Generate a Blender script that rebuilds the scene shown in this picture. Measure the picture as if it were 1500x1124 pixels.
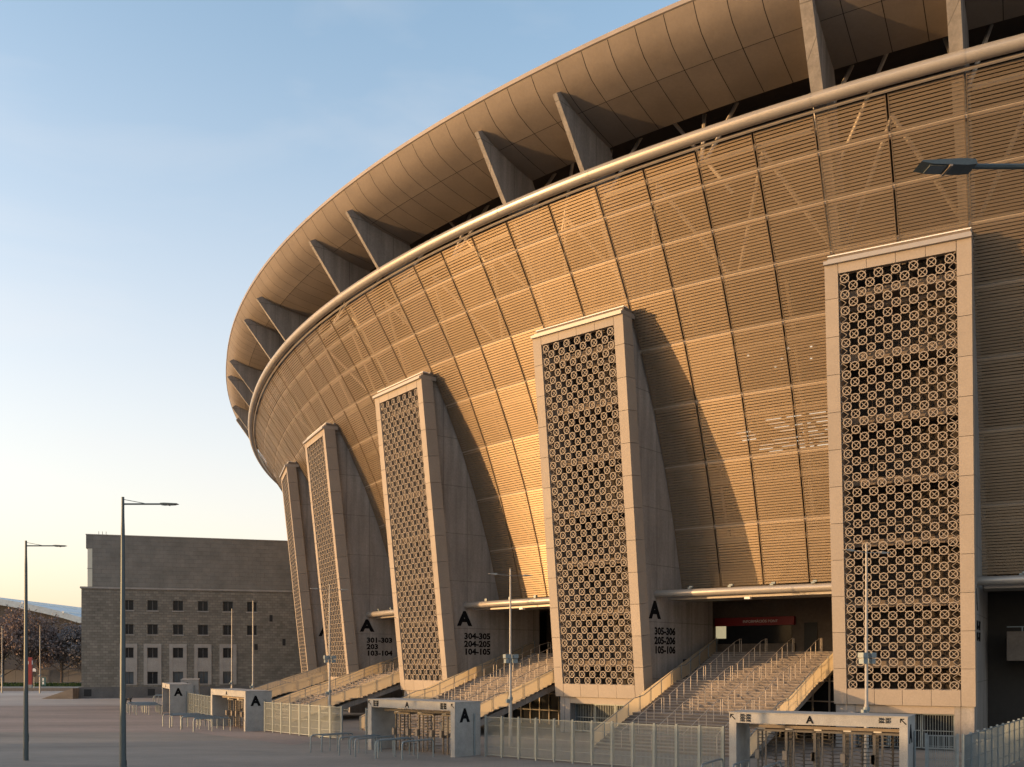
import bpy, math, random
import numpy as np
from mathutils import Vector, Matrix
random.seed(7)
R = math.radians
scn = bpy.context.scene
for o in list(bpy.data.objects): bpy.data.objects.remove(o)
COL = scn.collection

# ------------------------------------------------------------------ camera, sky, sun, exposure
HC = 5.4
cam_d = bpy.data.cameras.new('camera'); cam = bpy.data.objects.new('camera', cam_d); COL.objects.link(cam)
cam.location = (0, 0, HC); cam.rotation_euler = (R(90), 0, 0)
cam_d.sensor_width = 36; cam_d.lens = 1420/1500*36; cam_d.shift_y = (968-562)/1500
cam_d.clip_start = .1; cam_d.clip_end = 3000
scn.camera = cam

SUN_EL, SUN_AZ = 2.8, 10.0          # the light travels towards +X, turned 10 degrees to +Y
wd = bpy.data.worlds.new('World'); scn.world = wd; wd.use_nodes = True
nt = wd.node_tree; nt.nodes.clear()
out = nt.nodes.new('ShaderNodeOutputWorld'); bg = nt.nodes.new('ShaderNodeBackground')
sky = nt.nodes.new('ShaderNodeTexSky'); sky.sky_type = 'NISHITA'; sky.sun_disc = False
sky.sun_elevation = R(SUN_EL); sky.sun_rotation = R(180+90-SUN_AZ)
sky.air_density = .8; sky.dust_density = 2.4; sky.ozone_density = 1.1
tc = nt.nodes.new('ShaderNodeTexCoord'); mp = nt.nodes.new('ShaderNodeMapping')
mp.inputs['Scale'].default_value = (1.5, 1.5, 4.6); mp.inputs['Rotation'].default_value = (0, R(-16), 0); mp.inputs['Location'].default_value = (2.37, .4, .9)
nz = nt.nodes.new('ShaderNodeTexNoise'); nz.inputs['Scale'].default_value = 1.7; nz.inputs['Detail'].default_value = 6; nz.inputs['Distortion'].default_value = .6
rp = nt.nodes.new('ShaderNodeMapRange'); rp.inputs['From Min'].default_value = .52; rp.inputs['From Max'].default_value = .82; rp.inputs['To Max'].default_value = .3
sx = nt.nodes.new('ShaderNodeSeparateXYZ'); hz = nt.nodes.new('ShaderNodeMapRange'); hz.interpolation_type = 'SMOOTHSTEP'   # thin haze, denser low down
hz.inputs['From Min'].default_value = 0; hz.inputs['From Max'].default_value = .6; hz.inputs['To Min'].default_value = .56; hz.inputs['To Max'].default_value = .0
mx = nt.nodes.new('ShaderNodeMixRGB'); mx.inputs[2].default_value = (1.36, 1.06, .93, 1)
nt.links.new(tc.outputs['Generated'], mp.inputs[0]); nt.links.new(mp.outputs[0], nz.inputs[0])
nt.links.new(tc.outputs['Generated'], sx.inputs[0]); nt.links.new(sx.outputs[2], hz.inputs[0])
mc = nt.nodes.new('ShaderNodeMixRGB'); mc.inputs[2].default_value = (1.12, 1.06, 1.03, 1)                # thin high cloud
nt.links.new(nz.outputs[0], rp.inputs[0]); nt.links.new(rp.outputs[0], mc.inputs[0])
nt.links.new(hz.outputs[0], mx.inputs[0]); nt.links.new(sky.outputs[0], mx.inputs[1])
nt.links.new(mx.outputs[0], mc.inputs[1]); nt.links.new(mc.outputs[0], bg.inputs[0])
bg.inputs[1].default_value = .15
nt.links.new(bg.outputs[0], out.inputs[0])

sd = bpy.data.lights.new('sun', 'SUN'); sd.energy = 2.0; sd.angle = R(.5); sd.color = (.41, .243, .107)
sun = bpy.data.objects.new('sun', sd); COL.objects.link(sun)
ldir = Vector((math.cos(R(SUN_AZ))*math.cos(R(SUN_EL)), math.sin(R(SUN_AZ))*math.cos(R(SUN_EL)), -math.sin(R(SUN_EL))))
sun.rotation_euler = ldir.to_track_quat('-Z', 'Y').to_euler(); sun.location = (-60, 0, 60)
vs = scn.view_settings; vs.view_transform = 'Standard'; vs.look = 'None'; vs.exposure = 2.55; vs.gamma = 1; vs.use_curve_mapping = False
scn.cycles.max_bounces = 6; scn.cycles.transparent_max_bounces = 16

# ------------------------------------------------------------------ helpers
def mat(name, col, rough=.7, metal=0., var=.15, scale=3., bump=0., bscale=30., emit=None, estr=0., col2=None, stretch=(1,1,1), fine=.06):
    m = bpy.data.materials.new(name); m.use_nodes = True; n = m.node_tree; b = n.nodes['Principled BSDF']
    b.inputs['Roughness'].default_value = rough; b.inputs['Metallic'].default_value = metal
    if rough > .9: b.inputs['Specular IOR Level'].default_value = .1
    if emit:
        b.inputs['Emission Color'].default_value = (*emit, 1); b.inputs['Emission Strength'].default_value = estr
    c = n.nodes.new('ShaderNodeTexCoord'); mpp = n.nodes.new('ShaderNodeMapping'); mpp.inputs['Scale'].default_value = stretch
    a = n.nodes.new('ShaderNodeTexNoise'); a.inputs['Scale'].default_value = scale; a.inputs['Detail'].default_value = 5; a.inputs['Roughness'].default_value = .6
    n.links.new(c.outputs['Object'], mpp.inputs[0]); n.links.new(mpp.outputs[0], a.inputs[0])
    ramp = n.nodes.new('ShaderNodeValToRGB'); e = ramp.color_ramp.elements
    e[0].position = .3; e[1].position = .7
    c2 = col2 or col
    e[0].color = (*[max(0, x*(1-var)) for x in col], 1); e[1].color = (*[min(1, x*(1+var)) for x in c2], 1)
    n.links.new(a.outputs[0], ramp.inputs[0])
    last = ramp.outputs[0]
    if fine:
        g = n.nodes.new('ShaderNodeTexNoise'); g.inputs['Scale'].default_value = scale*14; g.inputs['Detail'].default_value = 3
        n.links.new(c.outputs['Object'], g.inputs[0])
        mm = n.nodes.new('ShaderNodeMixRGB'); mm.blend_type = 'OVERLAY'; mm.inputs[0].default_value = min(1, fine*5)
        n.links.new(last, mm.inputs[1]); n.links.new(g.outputs[0], mm.inputs[2]); last = mm.outputs[0]
    n.links.new(last, b.inputs['Base Color'])
    if bump:
        t = n.nodes.new('ShaderNodeTexNoise'); t.inputs['Scale'].default_value = bscale; t.inputs['Detail'].default_value = 4
        bp = n.nodes.new('ShaderNodeBump'); bp.inputs['Strength'].default_value = bump; bp.inputs['Distance'].default_value = .02
        n.links.new(c.outputs['Object'], t.inputs[0]); n.links.new(t.outputs[0], bp.inputs['Height']); n.links.new(bp.outputs[0], b.inputs['Normal'])
    m['ramp'] = ''
    return m

def objvar(m, amt):
    """each object gets its own slight tone"""
    n = m.node_tree; b = n.nodes['Principled BSDF']; l = b.inputs['Base Color'].links[0].from_socket
    oi = n.nodes.new('ShaderNodeObjectInfo'); mr = n.nodes.new('ShaderNodeMapRange')
    mr.inputs['To Min'].default_value = 1-amt; mr.inputs['To Max'].default_value = 1+amt
    hs = n.nodes.new('ShaderNodeHueSaturation')
    n.links.new(oi.outputs['Random'], mr.inputs[0]); n.links.new(mr.outputs[0], hs.inputs['Value']); n.links.new(l, hs.inputs['Color']); n.links.new(hs.outputs[0], b.inputs['Base Color'])
    return m

class MB:
    def __init__(s): s.v = []; s.f = []; s.mi = []; s.cur = 0
    def add(s, vs, fs):
        k = len(s.v); s.v += [tuple(q) for q in vs]
        for f in fs: s.f.append(tuple(i+k for i in f)); s.mi.append(s.cur)
        return s
    def box(s, x0, x1, y0, y1, z0, z1):
        return s.hexa([(x0,y0,z0),(x1,y0,z0),(x1,y1,z0),(x0,y1,z0),(x0,y0,z1),(x1,y0,z1),(x1,y1,z1),(x0,y1,z1)])
    def hexa(s, p):
        return s.add(p, [(3,2,1,0),(4,5,6,7),(0,1,5,4),(1,2,6,5),(2,3,7,6),(3,0,4,7)])
    def quad(s, a, b, c, d): return s.add([a,b,c,d], [(0,1,2,3)])
    def tube(s, pts, r, n=8, caps=True):
        pts = [Vector(p) for p in pts]; rs = r if isinstance(r, (list, tuple)) else [r]*len(pts)
        vs = []; up0 = None
        for i, p in enumerate(pts):
            d = (pts[min(i+1, len(pts)-1)]-pts[max(i-1, 0)]).normalized()
            if up0 is None: up0 = Vector((0,0,1)) if abs(d.z) < .9 else Vector((1,0,0))
            a = d.cross(up0).normalized(); b = a.cross(d).normalized()
            for k in range(n):
                t = 2*math.pi*k/n; vs.append(p+(a*math.cos(t)+b*math.sin(t))*rs[i])
        fs = []
        for i in range(len(pts)-1):
            for k in range(n):
                fs.append((i*n+k, i*n+(k+1)%n, (i+1)*n+(k+1)%n, (i+1)*n+k))
        if caps:
            fs.append(tuple(range(n-1, -1, -1))); fs.append(tuple((len(pts)-1)*n+k for k in range(n)))
        return s.add(vs, fs)
    def prism(s, poly, ax, a, b):
        """poly: 2-D outline, extruded along axis ax from a to b; poly axes are the two others in x,y,z order"""
        def put(q, w):
            l = list(q); l.insert(ax, w); return tuple(l)
        n = len(poly); vs = [put(q, a) for q in poly]+[put(q, b) for q in poly]
        fs = [tuple(range(n)), tuple(range(2*n-1, n-1, -1))]+[(i, i+n, (i+1)%n+n, (i+1)%n) for i in range(n)]
        return s.add(vs, fs)
    def mesh(s, name, mats, smooth=False):
        me = bpy.data.meshes.new(name); me.from_pydata(s.v, [], s.f)
        for m in (mats if isinstance(mats, list) else [mats]): me.materials.append(m)
        if any(s.mi): me.polygons.foreach_set('material_index', s.mi)
        if smooth: me.polygons.foreach_set('use_smooth', [True]*len(s.f))
        me.update(); return me
    def obj(s, name, mats, parent=None, smooth=False, label=None, kind=None):
        o = bpy.data.objects.new(name, s.mesh(name, mats, smooth)); COL.objects.link(o)
        if parent: attach(o, parent)
        if label: o['label'] = label
        if kind: o['kind'] = kind
        if smooth: autosmooth(o)
        return o
def autosmooth(o):
    me = o.data
    try: me.set_sharp_from_angle(angle=R(40))
    except Exception: pass
LOCALROOT = {}
def attach(o, parent):
    o.parent = parent
    if parent.get('worldspace'):
        o.matrix_parent_inverse = Matrix.Translation(-Vector(parent.location))
def thing(name, label, cat, loc=(0,0,0), rz=0., group=None):
    o = bpy.data.objects.new(name, None); COL.objects.link(o); o.location = loc; o.rotation_euler = (0,0,rz)
    o.empty_display_size = .3
    return tag(o, label, cat, group)
def tag(o, label, cat, group=None):
    o['label'] = label; o['category'] = cat
    if group: o['group'] = group
    return o
def link(name, me, parent, loc=None, label=None, rot=None):
    o = bpy.data.objects.new(name, me); COL.objects.link(o); attach(o, parent)
    if loc is not None: o.location = loc
    if rot is not None: o.rotation_euler = rot
    if label: o['label'] = label
    return o
def copy_tree(o, parent=None):
    c = o.copy(); COL.objects.link(c)
    if parent:
        c.parent = parent; c.matrix_parent_inverse = o.matrix_parent_inverse.copy()
    for ch in list(o.children): copy_tree(ch, c)
    return c
DG = None
def text_mesh(body, size, bold=.02, depth=.008, align='CENTER'):
    cu = bpy.data.curves.new('lettering', 'FONT'); cu.body = body; cu.size = size; cu.offset = bold*size; cu.extrude = depth
    cu.align_x = align; cu.resolution_u = 2
    o = bpy.data.objects.new('lettering', cu); COL.objects.link(o)
    bpy.context.view_layer.update()
    me = bpy.data.meshes.new_from_object(o.evaluated_get(bpy.context.evaluated_depsgraph_get()))
    bpy.data.objects.remove(o); return me
def text(body, size, m, parent, M, bold=.02, align='CENTER', label=None):
    me = text_mesh(body, size, bold, align=align); me.materials.clear(); me.materials.append(m)
    o = bpy.data.objects.new('lettering', me); COL.objects.link(o); attach(o, parent); o.matrix_basis = M
    if label: o['label'] = label
    return o
def axes(loc, x, y, z):
    m = Matrix((x, y, z)).transposed().to_4x4(); m.translation = loc; return m

# ------------------------------------------------------------------ materials
M = {}
M['concrete'] = mat('concrete', (.255,.237,.222), .85, var=.2, scale=.55, bump=.3, bscale=14, stretch=(1,1.3,.35), fine=.05)
def formwork(m, w, h):
    n = m.node_tree; b = n.nodes['Principled BSDF']; l = b.inputs['Base Color'].links[0].from_socket
    c = n.nodes.new('ShaderNodeTexCoord'); sp_ = n.nodes.new('ShaderNodeSeparateXYZ'); co = n.nodes.new('ShaderNodeCombineXYZ'); ad_ = n.nodes.new('ShaderNodeMath')
    n.links.new(c.outputs['Object'], sp_.inputs[0]); n.links.new(sp_.outputs[0], ad_.inputs[0]); n.links.new(sp_.outputs[1], ad_.inputs[1]); n.links.new(ad_.outputs[0], co.inputs[0]); n.links.new(sp_.outputs[2], co.inputs[1])
    br = n.nodes.new('ShaderNodeTexBrick'); br.inputs['Scale'].default_value = 1; br.inputs['Brick Width'].default_value = w; br.inputs['Row Height'].default_value = h; br.inputs['Mortar Size'].default_value = .03; br.offset = .0
    br.inputs['Color1'].default_value = (.9,.9,.9,1); br.inputs['Color2'].default_value = (1.06,1.05,1.04,1); br.inputs['Mortar'].default_value = (.62,.61,.6,1)
    x = n.nodes.new('ShaderNodeMixRGB'); x.blend_type = 'MULTIPLY'; x.inputs[0].default_value = 1
    st = n.nodes.new('ShaderNodeTexNoise'); st.inputs['Scale'].default_value = 1.0; st.inputs['Detail'].default_value = 4; ms = n.nodes.new('ShaderNodeMapping'); ms.inputs['Scale'].default_value = (2.2,2.2,.12)
    n.links.new(c.outputs['Object'], ms.inputs[0]); n.links.new(ms.outputs[0], st.inputs[0])
    y_ = n.nodes.new('ShaderNodeMixRGB'); y_.blend_type = 'OVERLAY'; y_.inputs[0].default_value = .4
    n.links.new(co.outputs[0], br.inputs[0]); n.links.new(l, x.inputs[1]); n.links.new(br.outputs[0], x.inputs[2]); n.links.new(x.outputs[0], y_.inputs[1]); n.links.new(st.outputs[0], y_.inputs[2]); n.links.new(y_.outputs[0], b.inputs['Base Color'])
formwork(M['concrete'], 2.45, 4.1)
M['cladding'] = objvar(mat('cladding', (.30,.255,.212), .7, var=.05, scale=.7, bump=.06, bscale=40, fine=.03), .05)
M['ring'] = mat('ring', (.285,.24,.195), .7, var=.06, scale=2)
M['fin'] = mat('fin_concrete', (.31,.26,.215), .85, var=.2, scale=.9, bump=.25, bscale=14)
M['soffit'] = objvar(mat('soffit_panel', (.245,.205,.17), .5, .15, var=.1, scale=.4, fine=.02), .06)
M['louvre'] = objvar(mat('louvre', (.325,.248,.17), .41, .6, var=.05, scale=1, fine=0), .08)
M['rail'] = mat('rail', (.42,.36,.30), .5, .1, var=.04, fine=0)
M['tube'] = mat('tube', (.39,.355,.315), .38, .35, var=.05, scale=.6, fine=.02)
M['steel'] = mat('steel', (.50,.44,.37), .6, .1, var=.05, fine=0)
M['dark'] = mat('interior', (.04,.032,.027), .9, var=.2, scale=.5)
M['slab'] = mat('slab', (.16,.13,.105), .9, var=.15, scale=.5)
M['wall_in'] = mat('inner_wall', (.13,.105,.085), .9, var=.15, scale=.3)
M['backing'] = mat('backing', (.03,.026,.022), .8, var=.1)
M['trim'] = mat('trim', (.33,.30,.27), .45, .3, var=.04, fine=0)
M['step'] = objvar(mat('step', (.26,.225,.195), .85, var=.12, scale=1.2, bump=.1), .05)
M['shaded_riser'] = objvar(mat('shaded_riser', (.16,.135,.12), .9, var=.15, scale=1.2), .08)  # step stone darkened, the shade below each nosing is in the colour
M['parapet'] = mat('parapet', (.40,.35,.28), .6, .1, var=.08, scale=1.5)
def perforated(m, amt):
    n = m.node_tree; b = n.nodes['Principled BSDF']; t = n.nodes.new('ShaderNodeBsdfTransparent')
    x = n.nodes.new('ShaderNodeMixShader'); x.inputs[0].default_value = amt; o = n.nodes['Material Output']
    n.links.new(b.outputs[0], x.inputs[1]); n.links.new(t.outputs[0], x.inputs[2]); n.links.new(x.outputs[0], o.inputs[0])
perforated(M['louvre'], .32)
def translucent(m, col, amt):
    n = m.node_tree; b = n.nodes['Principled BSDF']; t = n.nodes.new('ShaderNodeBsdfTranslucent'); t.inputs[0].default_value = (*col,1)
    x = n.nodes.new('ShaderNodeMixShader'); x.inputs[0].default_value = amt; o = n.nodes['Material Output']
    n.links.new(b.outputs[0], x.inputs[1]); n.links.new(t.outputs[0], x.inputs[2]); n.links.new(x.outputs[0], o.inputs[0])
    return m
translucent(M['parapet'], (.75,.62,.42), .55)
M['galv'] = mat('galvanised', (.19,.225,.24), .5, .3, var=.12, scale=6)
M['barmetal'] = mat('fence_bar', (.18,.21,.22), .5, .3, var=.08)
M['lamp'] = mat('lamp_paint', (.055,.075,.085), .45, .2, var=.08)
M['twin'] = mat('twin_lamp_metal', (.30,.28,.25), .5, .3, var=.1)
M['black'] = mat('black', (.012,.012,.013), .6, var=.1)
M['letter'] = mat('letter_paint', (.007,.007,.008), .95, var=.05, fine=0)
M['gatecon'] = mat('gate_concrete', (.31,.305,.29), .85, var=.14, scale=1.6, bump=.2, bscale=25)
M['gateside'] = M['gatecon']
M['turn'] = mat('turnstile_steel', (.15,.135,.12), .45, .5, var=.1)
M['reader'] = mat('reader', (.23,.19,.15), .6, var=.05)
M['glass'] = mat('dark_glass', (.02,.022,.025), .12, var=.1, fine=0)
M['glass'].node_tree.nodes['Principled BSDF'].inputs['Specular IOR Level'].default_value = .15
M['frame_d'] = mat('door_frame', (.24,.25,.255), .5, .3, var=.08)
M['red'] = mat('red_sign', (.22,.010,.012), .5, var=.06, fine=0)
M['white'] = mat('white_paint', (.75,.73,.70), .6, var=.03)
M['light'] = mat('lamp_strip', (.9,.9,.85), .5, emit=(1,.86,.66), estr=.17)
M['lens'] = mat('led_lens', (.10,.115,.12), .15, var=.05)
M['glow_shutter'] = mat('glow_shutter', (.6,.55,.42), .6, var=.05, emit=(1,.85,.5), estr=.07)  # no lamp here: the shutter's brightness is a faint glow of its own

# ------------------------------------------------------------------ plan curve of the stadium (top tube), heading th from +Y
x0, z0, t0, k0, k1, k2 = 24.215763875719027, 50.75266792845743, 1.0783988182237958, -0.007127591549234855, -6.192141450916854e-05, 5.390715582736062e-07
SS = np.arange(-80, 260, .1)
kk = k0+2*k1*SS+3*k2*SS**2
kk = np.where(SS < -8, k0+2*k1*-8+3*k2*64, kk)
k95 = k0+2*k1*95+3*k2*95**2
kk = np.where(SS > 95, min(k95, -1/190), kk)
TH = np.cumsum(kk)*.1; TH = TH-TH[800]+t0
_dx = -np.sin(TH); _dz = np.cos(TH)
CX = np.r_[0, np.cumsum((_dx[1:]+_dx[:-1])/2*.1)]; CY = np.r_[0, np.cumsum((_dz[1:]+_dz[:-1])/2*.1)]
CX = CX-CX[800]+x0; CY = CY-CY[800]+z0
def at(s): return float(np.interp(s, SS, CX)), float(np.interp(s, SS, CY)), float(np.interp(s, SS, TH))
def P(s, o, h):
    x, y, t = at(s); return Vector((x-math.cos(t)*o, y-math.sin(t)*o, h+HC))
def frame(s, o=0.):
    """base point and turn of a local frame: x to the right along the facade, y into the building"""
    x, y, t = at(s); return (x-math.cos(t)*o, y-math.sin(t)*o, 0), t-math.pi/2
PH = [5.0, 9.7, 14.05, 18.05, 21.8, 24.9, 27.35, 29.6, 31.6]
PO = [-12.2, -11, -9.6, -8.05, -6.3, -4.65, -3.15, -1.7, -.4]
def prof(h): return float(np.interp(h, PH, PO))
CEN = [-17.9, 4.45, 26.9, 49.1, 70.8, 92.3]
HW = 3.95

# ------------------------------------------------------------------ ground and far setting
def struct(name, mb, m): return mb.obj(name, m, kind='structure')
def ground_mat(name, col, joint, bw, bh, var, big, col2=None, mort=.02, rough=.85, rot=0.):
    m = bpy.data.materials.new(name); m.use_nodes = True; n = m.node_tree; b = n.nodes['Principled BSDF']; b.inputs['Roughness'].default_value = rough
    c = n.nodes.new('ShaderNodeTexCoord'); mp_ = n.nodes.new('ShaderNodeMapping'); mp_.inputs['Rotation'].default_value = (0,0,rot)
    br = n.nodes.new('ShaderNodeTexBrick'); br.inputs['Scale'].default_value = 1; br.inputs['Brick Width'].default_value = bw; br.inputs['Row Height'].default_value = bh
    br.inputs['Mortar Size'].default_value = mort; br.inputs['Color1'].default_value = (*[x*(1-var) for x in col],1); br.inputs['Color2'].default_value = (*[x*(1+var) for x in col],1)
    br.inputs['Mortar'].default_value = (*joint,1)
    n.links.new(c.outputs['Object'], mp_.inputs[0]); n.links.new(mp_.outputs[0], br.inputs[0])
    a = n.nodes.new('ShaderNodeTexNoise'); a.inputs['Scale'].default_value = big; a.inputs['Detail'].default_value = 7; a.inputs['Roughness'].default_value = .65
    mq = n.nodes.new('ShaderNodeMapping'); mq.inputs['Scale'].default_value = (.35,1,1); mq.inputs['Rotation'].default_value = (0,0,.25); n.links.new(c.outputs['Object'], mq.inputs[0]); n.links.new(mq.outputs[0], a.inputs[0])
    r_ = n.nodes.new('ShaderNodeValToRGB'); r_.color_ramp.elements[0].position = .35; r_.color_ramp.elements[1].position = .68
    r_.color_ramp.elements[0].color = (.55,.55,.56,1); r_.color_ramp.elements[1].color = (1.3,1.27,1.25,1)
    n.links.new(a.outputs[0], r_.inputs[0])
    x = n.nodes.new('ShaderNodeMixRGB'); x.blend_type = 'MULTIPLY'; x.inputs[0].default_value = .8
    n.links.new(br.outputs[0], x.inputs[1]); n.links.new(r_.outputs[0], x.inputs[2])
    n.links.new(x.outputs[0], b.inputs['Base Color'])
    bp = n.nodes.new('ShaderNodeBump'); bp.inputs['Strength'].default_value = .3; bp.inputs['Distance'].default_value = .01
    n.links.new(a.outputs[0], bp.inputs['Height']); n.links.new(bp.outputs[0], b.inputs['Normal'])
    return m
G_near = ground_mat('plaza_asphalt', (.215,.198,.175), (.185,.17,.15), .6, .3, .05, .12)
G_mid = ground_mat('sunlit_paver_band', (.27,.215,.188), (.21,.17,.15), .4, .2, .1, .09)  # brown pavers, with the low sun on this band mixed into the tone
G_pale = ground_mat('pale_paving', (.33,.305,.285), (.28,.26,.24), 1.2, .6, .05, .05)
struct('ground', MB().quad((-900,-300,0),(900,-300,0),(900,1500,0),(-900,1500,0)), G_near)
struct('paving', MB().add([(-160,73,.004),(-24,73,.004),(-14,62,.004),(-13,66,.004),(-27,92,.004),(-34,116,.004),(-160,117,.004)], [(0,1,2,3,4,5,6)]), G_mid)
struct('path', MB().quad((-260,117.02,.006),(-34,116.02,.006),(-36,172,.006),(-260,172,.006)), G_pale)
g_far = mat('far_road', (.15,.145,.14), .9, var=.1, scale=.2)
struct('road', MB().quad((-260,174,.006),(-20,174,.006),(-20,236,.006),(-260,236,.006)), g_far)
struct('kerb', MB().box(-140,-72,172,173.4,0,.55), mat('kerb_stone', (.13,.12,.115), .9))
grass = mat('grass', (.035,.055,.018), .95, var=.4, scale=2.2)
gm = MB()
for i in range(5200):
    x = random.uniform(-150,-58); y = random.uniform(203,232); h = random.uniform(.12,.4); a = random.uniform(0,6.28)
    dx, dy = .16*math.cos(a), .16*math.sin(a)
    gm.add([(x-dx,y-dy,.01),(x+dx,y+dy,.01),(x+random.uniform(-.1,.1),y,h)], [(0,1,2)])
gm.quad((-150,202,.012),(-58,202,.012),(-58,233,.012),(-150,233,.012))
gm.obj('grass', grass, kind='stuff')
struct('curbstone', MB().hexa([(-24,23,0),(-17.0,30,0),(-17.2,30.25,0),(-24.2,23.25,0),(-24,23,.12),(-17.0,30,.12),(-17.2,30.25,.12),(-24.2,23.25,.12)]), M['gatecon'])

# ------------------------------------------------------------------ stadium
SB = P(45, -14, -HC); SB.z = 0
stad = thing('stadium', 'huge oval stadium with golden louvred facade, flared bronze roof rim and concrete piers', 'stadium', SB)
stad['worldspace'] = 1
def sweep(sec, s0, s1, ds):
    """surface swept along the curve; sec is a list of (o, h)"""
    n = max(1, int(math.ceil((s1-s0)/ds))); mb = MB(); k = len(sec)
    vs = [P(s0+(s1-s0)*i/n, o, h) for i in range(n+1) for o, h in sec]
    return mb.add(vs, [(i*k+j, i*k+j+1, (i+1)*k+j+1, (i+1)*k+j) for i in range(n) for j in range(k-1)])
def closed(sec): return sec+[sec[0]]
def circ(o, h, r, n=12): return closed([(o+r*math.cos(2*math.pi*i/n), h+r*math.sin(2*math.pi*i/n)) for i in range(n)])
S0, S1 = -40, 150
# inner shell
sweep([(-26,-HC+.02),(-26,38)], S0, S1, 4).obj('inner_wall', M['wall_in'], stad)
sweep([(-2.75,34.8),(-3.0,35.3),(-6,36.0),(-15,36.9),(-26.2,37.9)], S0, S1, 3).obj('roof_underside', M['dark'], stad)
def eo(s): return 1-.19*min(1, max(0, (s-8)/85))       # the rim overhang eases off towards the far end
SOF = [(3.8,37.3),(3.25,36.6),(2.6,36.08),(1.75,35.74),(.9,35.48),(-.2,35.2),(-1.4,34.95),(-2.75,34.72)]
def sof(s, k, d=0.):
    o, h = SOF[k]; e = eo(s); return P(s, o*e-d*.5 if o > 0 else o, h+d)
for i, hh in enumerate((9.0, 13.1, 17.3, 21.4, 25.4)):
    o1 = prof(hh)-1.6
    sweep(closed([(o1,hh-.4),(o1,hh),(-26,hh),(-26,hh-.4)]), S0, S1, 4).obj('floor_slab', M['slab'], stad)
sweep(closed([(-12.0,4.75),(-12.0,5.15),(-26,5.15),(-26,4.75)]), S0, S1, 4).obj('canopy_ceiling', M['slab'], stad)
# rim
n_ = 120
top = [(3.8,37.3),(3.9,37.34),(3.9,37.6),(3.6,37.8),(-12,39.5),(-30,40.5)]
mb = MB(); k = len(top)
ss_ = np.linspace(S0, S1, n_+1)
mb.add([P(s, o*eo(s) if o > 0 else o, h) for s in ss_ for o, h in top], [(i*k+j, i*k+j+1, (i+1)*k+j+1, (i+1)*k+j) for i in range(n_) for j in range(k-1)])
mb.obj('roof', M['soffit'], stad)
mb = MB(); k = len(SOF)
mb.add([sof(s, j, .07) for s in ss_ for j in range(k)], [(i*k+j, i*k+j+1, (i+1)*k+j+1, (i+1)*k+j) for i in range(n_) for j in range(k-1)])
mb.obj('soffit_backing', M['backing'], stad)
# joints
joints = []
for a, c in enumerate(CEN):
    joints += [c-HW, c]
    e = c+HW; nx = CEN[a+1]-HW if a+1 < len(CEN) else c+22-HW
    joints += [e+(nx-e)*q/4 for q in range(4)]
joints += [92.3+22-HW, 92.3+22, 92.3+22+HW, 122, 126, 130, 134, 138, 142, 146]
joints = [j for j in joints]
vis = [(a, b) for a, b in zip(joints, joints[1:]) if b > -5.5]
# soffit panels
for a, b in vis:
    for q in (0, 1):
        s0 = a+(b-a)*q/2+.022; s1 = a+(b-a)*(q+1)/2-.022
        for lo, hi in ((0,4),(4,7)):
            mb = MB(); n = hi-lo+1
            rows = []
            for s in (s0, (s0+s1)/2, s1): rows += [sof(s, j) for j in range(lo, hi+1)]
            # pull the ends back a little so that the ring joint stays open
            for r_ in range(3):
                i1 = r_*n+(n-1 if lo == 0 else 0); i2 = i1-1 if lo == 0 else i1+1
                rows[i1] = rows[i1]+(rows[i2]-rows[i1]).normalized()*.018
            mb.add(rows, [(i*n+j, i*n+j+1, (i+1)*n+j+1, (i+1)*n+j) for i in range(2) for j in range(n-1)])
            mb.obj('soffit_panel', M['soffit'], stad, smooth=True)
# top tube, its collars and the light line under it
sweep(circ(0, 31.75, .37, 16), -12, 146, 1.2).obj('ring_tube', M['tube'], stad, smooth=True)
sweep(closed([(-.42,31.22),(-.34,31.28),(-.36,31.42),(-.46,31.38)]), -12, 146, 2).obj('tube_sill', M['trim'], stad)
for c in CEN[1:]:
    for e in (-HW, HW):
        sweep(circ(0, 31.75, .385, 14), c+e-.07, c+e+.07, 1).obj('tube_collar', M['tube'], stad, smooth=True)
# rails behind the louvres
NODE = [5.4, 9.7, 14.05, 18.05, 21.8, 24.9, 27.35, 29.6, 31.3]
for h in NODE[1:-1]:
    sweep(circ(prof(h)-.27, h, .21, 8), -12, 142, 1.6).obj('rail', M['rail'], stad, smooth=True)
for a, c in enumerate(CEN[:-1]):
    sweep(circ(-1.35, 30.75, .19, 8), c+HW+.3, CEN[a+1]-HW-.3, 1.6).obj('rail', M['tube'], stad, smooth=True)
# louvre panels
def louvre_panel(s0, s1, h0, h1):
    mb = MB(); o0, o1 = prof(h0), prof(h1)
    L = math.hypot(o1-o0, h1-h0); n = int(round(L/.19))
    w = Vector((o1-o0, h1-h0))/L; q = Vector((w.y, -w.x))        # q points out of the facade
    def pt(s, a, b):
        return P(s, o0+w.x*a+q.x*b, h0+w.y*a+q.y*b)
    for i in range(n):
        a = (i+.5)*L/n
        prf = [(a-.062,-.045),(a-.072,.022),(a+.072,0.0)]
        l = [pt(s0, *p) for p in prf]; r = [pt(s1, *p) for p in prf]
        mb.add(l+r, [(0,1,4,3),(1,2,5,4)])
    for s in (s0, s1):                                             # edge bars
        d = .05 if s == s0 else -.05
        p = [pt(s,.02,.03), pt(s+d,.02,.03), pt(s+d,L-.02,.03), pt(s,L-.02,.03)]
        p2 = [pt(s,.02,-.06), pt(s+d,.02,-.06), pt(s+d,L-.02,-.06), pt(s,L-.02,-.06)]
        mb.add(p+p2, [(0,1,2,3),(0,4,5,1),(1,5,6,2),(3,2,6,7),(0,3,7,4)])
    return mb
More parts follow.
